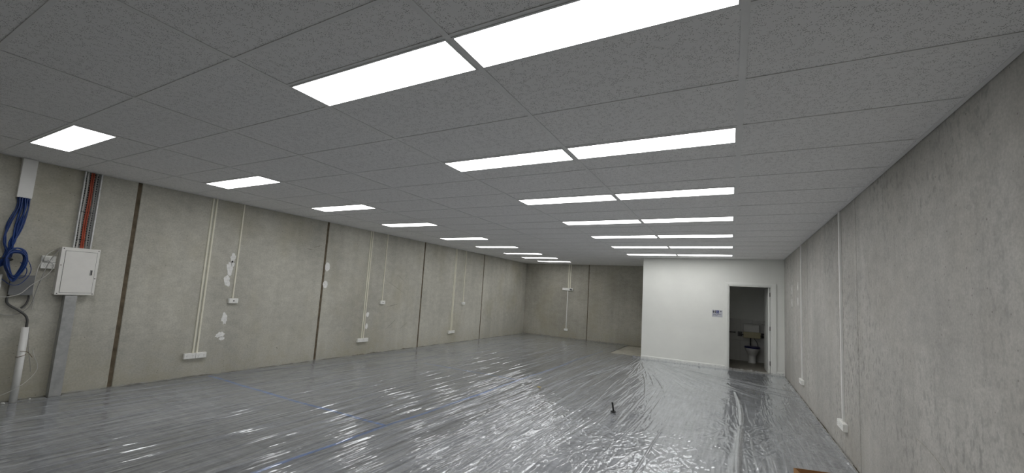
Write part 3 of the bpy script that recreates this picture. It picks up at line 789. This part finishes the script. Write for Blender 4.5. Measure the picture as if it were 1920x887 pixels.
# perforated cable tray and its cables
ty0, ty1, tz0, tz1 = 1.745, 1.905, 1.735, H - 0.002
trr = empty('cable_tray', (XL, (ty0 + ty1) / 2, tz0)); tag(trr, 'galvanised perforated cable tray rising from the switchboard to the ceiling', 'cable tray')
hw = (ty1 - ty0) / 2; hl = tz1 - tz0
MB().box(0, 0.045, -hw, -hw + 0.014, 0, hl).build('side_rail', 'galv', trr, 0.002, seg=1)
MB().box(0, 0.045, hw - 0.014, hw, 0, hl).build('side_rail', 'galv', trr, 0.002, seg=1)
MB().box(0, 0.003, -hw + 0.014, hw - 0.014, 0, hl).build('tray_bed', 'galv_dull', trr)
for c_ in range(4):
    mb = MB()
    for q_ in range(30):
        z = 0.02 + q_ * 0.0305 + (0.015 if c_ % 2 else 0)
        if z + 0.018 < hl: mb.box(0.003, 0.0036, -0.053 + c_ * 0.030, -0.053 + c_ * 0.030 + 0.017, z, z + 0.018)
    tag(mb.build('slot_row', 'black', trr), 'row of dark slots')
for z in (0.10, 0.44):
    for y in (-0.042, -0.004, 0.036):
        MB().tube([(0.006 + 0.020 * (1 + math.cos(a)) * 0.55, y + 0.017 * math.sin(a), z + 0.002 * math.cos(a)) for a in [2 * math.pi * q / 12 for q in range(12)]], 0.0024, 5, True).build('cable_tie', 'black', trr)
def cable(y, mat, r, label, wob, ph, d=0.018, dy=0.0):
    pts = []
    for q_ in range(9):
        z = 1.722 + (H - 0.006 - 1.722) * q_ / 8
        pts.append((XL + d, y + dy * q_ / 8 + wob * math.sin(q_ * 1.3 + ph), z))
    o = MB().tube(spline(pts, 6), r, 8).build('power_cable', mat, None, smooth=True)
    return tag(o, label, 'cable', 'power cables in the tray')
cable(1.782, 'white_cable', 0.0085, 'white cable at the left of the metal cable tray', 0.003, 0.2)
cable(1.815, 'red', 0.0085, 'left of two orange red cables in the metal tray', 0.003, 1.0, 0.018)
cable(1.833, 'red', 0.0080, 'right of two orange red cables in the metal tray', 0.003, 1.4, 0.018)
cable(1.859, 'grey_cable', 0.0080, 'grey white cable at the right of the metal cable tray', 0.003, 2.1)

# switchboard
sy0, sy1, sz0, sz1, sd = 1.648, 1.972, 1.178, 1.727, 0.105
sb = empty('switchboard', (XL, (sy0 + sy1) / 2, sz0)); tag(sb, 'white steel switchboard cabinet with a flush locked door', 'switchboard')
bw = (sy1 - sy0) / 2; bh = sz1 - sz0
MB().box(0, sd - 0.012, -bw, bw, 0, bh).build('body', 'powder', sb, 0.003)
cov = MB().box(sd - 0.010, sd, -bw - 0.004, bw + 0.004, -0.004, bh + 0.004).build('cover_frame', 'powder', sb, 0.003)
dm = MB().box(sd, sd + 0.0008, -bw + 0.030, bw - 0.020, 0.020, bh - 0.036).build('door_gap', 'seam', sb)
dr_ = MB().box(sd, sd + 0.004, -bw + 0.033, bw - 0.023, 0.023, bh - 0.039).build('door', 'powder', sb, 0.0015, seg=1)
MB().box(sd + 0.004, sd + 0.0065, bw - 0.062, bw - 0.042, 0.235, 0.300).build('latch', 'steel', dr_, 0.001, seg=1)
MB().box(sd + 0.0065, sd + 0.008, bw - 0.052, bw - 0.044, 0.240, 0.292).build('latch_slot', 'black', dr_)
for (y, z) in ((-bw + 0.014, 0.012), (bw - 0.012, 0.012), (-bw + 0.014, bh - 0.014), (bw - 0.012, bh - 0.014), (-bw + 0.010, bh * 0.62), (bw - 0.010, bh * 0.36)):
    MB().tube([(sd, y, z), (sd + 0.002, y, z)], 0.0055, 10).build('screw', 'black', sb)

# stacked outlets left of the board
outlet('o', (XL, 1.573, 1.578), 'L', 'upper power outlet left of the switchboard, with a plug in it').scale = (0.80, 1, 0.92)
outlet('o', (XL, 1.573, 1.503), 'L', 'lower power outlet left of the switchboard').scale = (0.80, 1, 0.92)
pl_ = empty('plug_and_cord', LP(1.560, 1.575, 0.06)); tag(pl_, 'white plug and cord looping from the outlet to the frame edge', 'plug')
po = Vector(pl_.location)
MB().box(-0.017, 0.018, -0.022, 0.022, -0.022, 0.020).build('plug', 'white_cable', pl_, 0.007)
MB().tube([p - po for p in spline([LP(1.565, 1.57, 0.072), LP(1.590, 1.555, 0.085), LP(1.625, 1.50, 0.085), LP(1.590, 1.40, 0.075), LP(1.480, 1.27, 0.085), LP(1.405, 1.17, 0.09), LP(1.30, 1.135, 0.07), LP(1.20, 1.16, 0.05), LP(1.10, 1.20, 0.05)])], 0.0042, 6).build('cord', 'white_cable', pl_, smooth=True)
def cord(pts, r, mat, label, name='cord', group=None):
    o = MB().tube(spline(pts), r, 6).build(name, mat, None, smooth=True)
    return tag(o, label, 'cord', group)
cord([LP(1.644, 1.703, 0.02), LP(1.618, 1.69, 0.03), LP(1.560, 1.63, 0.055), LP(1.515, 1.50, 0.06), LP(1.500, 1.36, 0.05), LP(1.500, 1.22, 0.05), LP(1.520, 1.08, 0.03), LP(1.515, 1.00, 0.02)], 0.0038, 'white_cable',
     'thin pale cord dropping from the switchboard, the outer of two')
cord([LP(1.646, 1.690, 0.04), LP(1.632, 1.66, 0.05), LP(1.590, 1.56, 0.07), LP(1.560, 1.42, 0.07), LP(1.530, 1.24, 0.06), LP(1.505, 1.06, 0.05), LP(1.45, 0.97, 0.03), LP(1.37, 0.935, 0.02), LP(1.28, 0.955, 0.02), LP(1.16, 0.99, 0.02)], 0.0042, 'grey_cable',
     'grey white cord curving from the switchboard past the grey steel box')

# grey steel box with two dark conduits into the white pipe
gb = empty('junction_box', (XL, 1.398, 1.172)); tag(gb, 'flat grey steel junction box under the blue cable coil', 'junction box')
MB().box(0, 0.055, -0.082, 0.085, 0, 0.205).build('body', 'grey_box', gb, 0.004)
MB().box(0.055, 0.060, -0.086, 0.089, -0.012, 0.209).build('cover', 'grey_box', gb, 0.002, seg=1)
MB().box(0.010, 0.050, -0.060, -0.010, -0.004, 0.0).build('gland', 'galv_dull', gb)
PX = XL + 0.075; PY = 1.482
cord([(XL + 0.03, 1.322, 1.159), LP(1.322, 1.10, 0.03), LP(1.345, 1.05, 0.03), LP(1.42, 0.99, 0.035), LP(1.475, 0.935, 0.05), LP(1.497, 0.88, 0.065), LP(1.500, 0.80, 0.072)], 0.011, 'dark_cable', 'dark conduit from the left of the grey box into the white pipe', 'conduit')
cord([(XL + 0.03, 1.470, 1.159), LP(1.478, 1.12, 0.03), LP(1.465, 1.06, 0.03), LP(1.435, 1.012, 0.03)], 0.009, 'dark_cable', 'short dark conduit curving from the right of the grey box', 'conduit')
wb = empty('wall_plate', (XL, 1.185, 1.205)); tag(wb, 'white wall box cut by the left edge of the picture', 'wall box')
MB().box(0, 0.035, -0.075, 0.072, 0, 0.175).build('mounting_block', 'plate', wb, 0.003)
MB().box(0.035, 0.045, -0.073, 0.070, 0.002, 0.173).build('face_plate', 'plate', wb, 0.003)

# galvanised riser below the switchboard
rs = empty('steel_riser', (XL, 1.788, 0.0)); tag(rs, 'galvanised steel riser duct from floor to switchboard', 'riser duct')
MB().box(0, 0.095, -0.050, 0.046, 0.004, 1.166).build('duct', 'galv_dull', rs, 0.003)
MB().box(0.095, 0.0975, -0.050, 0.052, 0.012, 1.164).build('cover', 'galv_dull', rs, 0.001, seg=1)
MB().box(0.0, 0.105, -0.056, 0.056, 0.0, 0.006).build('foot', 'dark_cable', rs)
# white pipe with a wire round it
pp = empty('pvc_pipe', (PX + 0.02, PY - 0.004, 0.0)); tag(pp, 'white plastic pipe standing on the floor against the wall', 'pipe')
prof = []
rr_o, rr_i = 0.031, 0.027
mb = MB(); sides = 20; lean = 0.016
def pr(r, z): return [(r * math.cos(2 * math.pi * q / sides) - lean * z / 0.82, r * math.sin(2 * math.pi * q / sides), z) for q in range(sides)]
rings = [pr(rr_o, 0.004), pr(rr_o, 0.812), pr(rr_i, 0.812), pr(rr_i, 0.10)]
for ring in rings: mb.v += ring
for k in range(3):
    for q_ in range(sides):
        q2 = (q_ + 1) % sides; mb.f.append((k * sides + q_, k * sides + q2, (k + 1) * sides + q2, (k + 1) * sides + q_))
mb.f.append(tuple(range(sides)))
mb.build('pipe', 'pvc', pp, smooth=False)
for p_ in pp.children[0].data.polygons: p_.use_smooth = len(p_.vertices) == 4 and abs(p_.normal.z) < 0.5
MB().tube([(0.034 * math.cos(a) - lean * 0.6, 0.034 * math.sin(a), 0.50 + 0.012 * math.sin(a)) for a in [2 * math.pi * q / 16 for q in range(16)]], 0.0030, 6, True).build('wire_wrap', 'string', pp, smooth=True)
cord([LP(1.485, 0.54, 0.13), LP(1.540, 0.525, 0.11), LP(1.585, 0.46, 0.06)], 0.0030, 'string', 'brown wire end sticking out from the white pipe', 'wire')
cord([LP(1.575, 0.55, 0.03), LP(1.600, 0.47, 0.04), LP(1.640, 0.34, 0.05), LP(1.600, 0.235, 0.09), LP(1.52, 0.145, 0.15), LP(1.40, 0.075, 0.15), LP(1.20, 0.02, 0.10)], 0.0030, 'white_cable', 'thin pale wire looping past the foot of the white pipe', 'wire')
cord([LP(1.525, 0.80, 0.118), LP(1.530, 0.68, 0.125), LP(1.540, 0.58, 0.12), LP(1.575, 0.40, 0.06), LP(1.590, 0.30, 0.02)], 0.0026, 'grey_cable', 'thin grey wire hanging down the white pipe', 'wire')

# plaster crumbs by the pipe
for k, (x, y, s) in enumerate(((-6.80, 1.40, 0.016), (-6.86, 1.33, 0.013), (-6.77, 1.335, 0.009), (-6.84, 1.60, 0.012))):
    bm = bmesh.new(); bmesh.ops.create_icosphere(bm, subdivisions=1, radius=s)
    for v in bm.verts: v.co *= U(0.7, 1.2); v.co.z *= 0.6
    me = bpy.data.meshes.new('plaster_crumb'); bm.to_mesh(me); bm.free(); me.materials.append(M['filler'])
    zmin = min(v.co.z for v in me.vertices)
    o = bpy.data.objects.new('plaster_crumb', me); COL.objects.link(o); o.location = (x, y, max(film_z(x, y), film_z(x + .02, y), film_z(x - .02, y)) - zmin)
    tag(o, ('largest white plaster crumb, beside the foot of the white pipe', 'white plaster crumb left of the pipe, close against the wall', 'smallest white plaster crumb, left of the pipe foot', 'white plaster crumb between the pipe and the steel riser')[k], 'crumb', 'plaster crumbs by the white pipe')

# ------------------------------------------------------------------ filler patches and scuffs on the concrete (flat marks, parts of the wall)
def blob(n, a, b, ang, jag):
    pts = []
    for k in range(n):
        t_ = 2 * math.pi * k / n; r = 1 + U(-jag, jag)
        x, z = a * math.cos(t_) * r, b * math.sin(t_) * r
        pts.append((x * math.cos(ang) - z * math.sin(ang), x * math.sin(ang) + z * math.cos(ang)))
    return pts
def mark(wall, along, z, a, b, mat, name, ang=0.0, jag=0.25, n=16, face='L'):
    pr_ = [(along + p[0], z + p[1]) for p in blob(n, a, b, ang, jag)]
    x = XL if face == 'L' else XR; s = 1 if face == 'L' else -1
    MB().prism(pr_, x, x + s * 0.0012, 'x').build(name, mat, wall)
for y, z, a, b, g in ((3.545, 1.80, 0.035, 0.075, -0.15), (3.515, 1.62, 0.045, 0.10, 0.2), (3.50, 1.43, 0.045, 0.095, 0.1), (3.555, 1.70, 0.022, 0.05, 0.3), (3.535, 0.845, 0.040, 0.085, 0.1), (3.50, 0.60, 0.062, 0.040, 0.4), (3.53, 0.54, 0.040, 0.028, 0)):
    mark(wall_left, y, z, a, b, 'filler', 'filler_patch', g)
for y, z, a, b, g in ((5.27, 1.80, 0.055, 0.09, 0), (5.265, 1.455, 0.055, 0.075, 0), (6.395, 0.855, 0.040, 0.055, -0.3), (6.395, 0.60, 0.036, 0.060, -0.1)):
    mark(wall_left, y, z, a, b, 'filler', 'filler_patch', g, 0.10)
for y, z in ((10.02, 1.93), (9.19, 1.95), (10.03, 1.665), (9.20, 1.68)):
    mark(wall_right, y, z, 0.035, 0.085, 'filler', 'filler_patch', 0, 0.2, 12, 'R')
def scuff(wall, y0, z0, y1, z1, w, face='L', bow=0.0):
    n = 8; top, bot = [], []
    for k in range(n + 1):
        t_ = k / n; yy = y0 + (y1 - y0) * t_; zz = z0 + (z1 - z0) * t_ + bow * math.sin(math.pi * t_)
        ww = w * math.sin(math.pi * (0.1 + 0.8 * t_)) * U(0.6, 1.2)
        top.append((yy, zz + ww)); bot.append((yy, zz - ww))
    x = XL if face == 'L' else XR; s = 1 if face == 'L' else -1
    MB().prism(top + bot[::-1], x, x + s * 0.0006, 'x').build('scuff_mark', 'scuff', wall)
for a in ((6.95, 0.50, 7.25, 0.72, 0.008), (7.42, 0.50, 7.66, 0.64, 0.007), (6.95, 1.02, 7.30, 1.09, 0.010), (6.86, 1.62, 7.50, 1.33, 0.005),
          (4.93, 2.14, 5.10, 2.20, 0.010), (4.78, 2.10, 4.95, 2.09, 0.007), (7.20, 1.78, 7.50, 1.58, 0.005), (3.92, 0.42, 3.94, 0.36, 0.012), (4.42, 0.33, 4.45, 0.30, 0.012)):
    scuff(wall_left, *a)
scuff(wall_right, 3.80, 0.72, 3.25, 0.60, 0.004, 'R', 0.03); scuff(wall_right, 9.06, 0.64, 9.10, 0.50, 0.03, 'R'); scuff(wall_right, 7.30, 0.36, 7.36, 0.28, 0.02, 'R')

def dirt(wall, a0, a1, face):
    y = a0
    while y < a1:
        L = U(0.12, 0.6); n = 10; hh = U(0.006, 0.028)
        top = [(y + L * k / n, 0.004 + hh * math.sin(math.pi * k / n) ** 0.5 * U(0.3, 1.0)) for k in range(n + 1)]
        x = XL if face == 'L' else XR; s = 1 if face == 'L' else -1
        MB().prism([(y, 0.001)] + top + [(y + L, 0.001)], x, x + s * 0.0008, 'x').build('dirt_mark', 'dirt', wall)
        y += L + U(0.0, 0.25)
dirt(wall_left, 1.5, 13.9, 'L'); dirt(wall_right, 2.8, 11.2, 'R')

# ------------------------------------------------------------------ small things on the floor
bz = max(film_z(-1.375 + a, 5.64 + b) for a in np.linspace(-.04, .04, 7) for b in np.linspace(-.04, .04, 7))
st = empty('cable_stub', (-1.375, 5.64, bz + 0.002)); tag(st, 'short black cable end poking up through the plastic sheeting', 'cable end')
MB().tube([(0.028 * math.cos(a), 0.028 * math.sin(a), 0.010 + 0.004 * math.sin(2 * a)) for a in [2 * math.pi * q / 16 for q in range(16)]], 0.0085, 8, True).build('loop', 'black', st, smooth=True)
MB().tube(spline([(0.004, 0.0, 0.012), (-0.002, 0.004, 0.045), (-0.010, 0.008, 0.085), (-0.020, 0.012, 0.125)]), 0.011, 10).build('stem', 'black', st, smooth=True)
sc = MB().box(-0.030, 0.030, -0.022, 0.022, 0, 0.004).build('paper_scrap', 'yellow', None, 0.001, seg=1)
sc.location = (-2.73, 6.24, max(film_z(-2.73 + a, 6.24 + b) for a in (-.03, 0, .03) for b in (-.03, 0, .03)) + 0.001); tag(sc, 'tiny yellow scrap on the plastic sheeting near the long tape', 'scrap')

# open cardboard carton at the bottom edge of the picture
bxh = 0.30
bx = empty('cardboard_box', (0.437, 4.005, 0.0), math.atan2(0.058, 0.205)); tag(bx, 'open cardboard carton cut by the bottom edge of the picture', 'box')
zf = max(film_z(0.44 + a, 3.85 + b) for a in np.linspace(0, .36, 10) for b in np.linspace(-.25, .2, 10)) + 0.001
bx.location.z = zf; wd, dp, th = 0.34, 0.30, 0.006
MB().box(0, wd, -dp, 0, 0, th).build('bottom', 'cardboard', bx)
for a in ((0, wd, -th, 0), (0, wd, -dp, -dp + th), (0, th, -dp + th, -th), (wd - th, wd, -dp + th, -th)):
    o = MB().box(a[0], a[1], a[2], a[3], th, bxh - zf - 0.004).build('side_wall', 'cardboard', bx)
    MB().box(a[0], a[1], a[2], a[3], bxh - zf - 0.004, bxh - zf).build('rim', 'cardboard_edge', o)
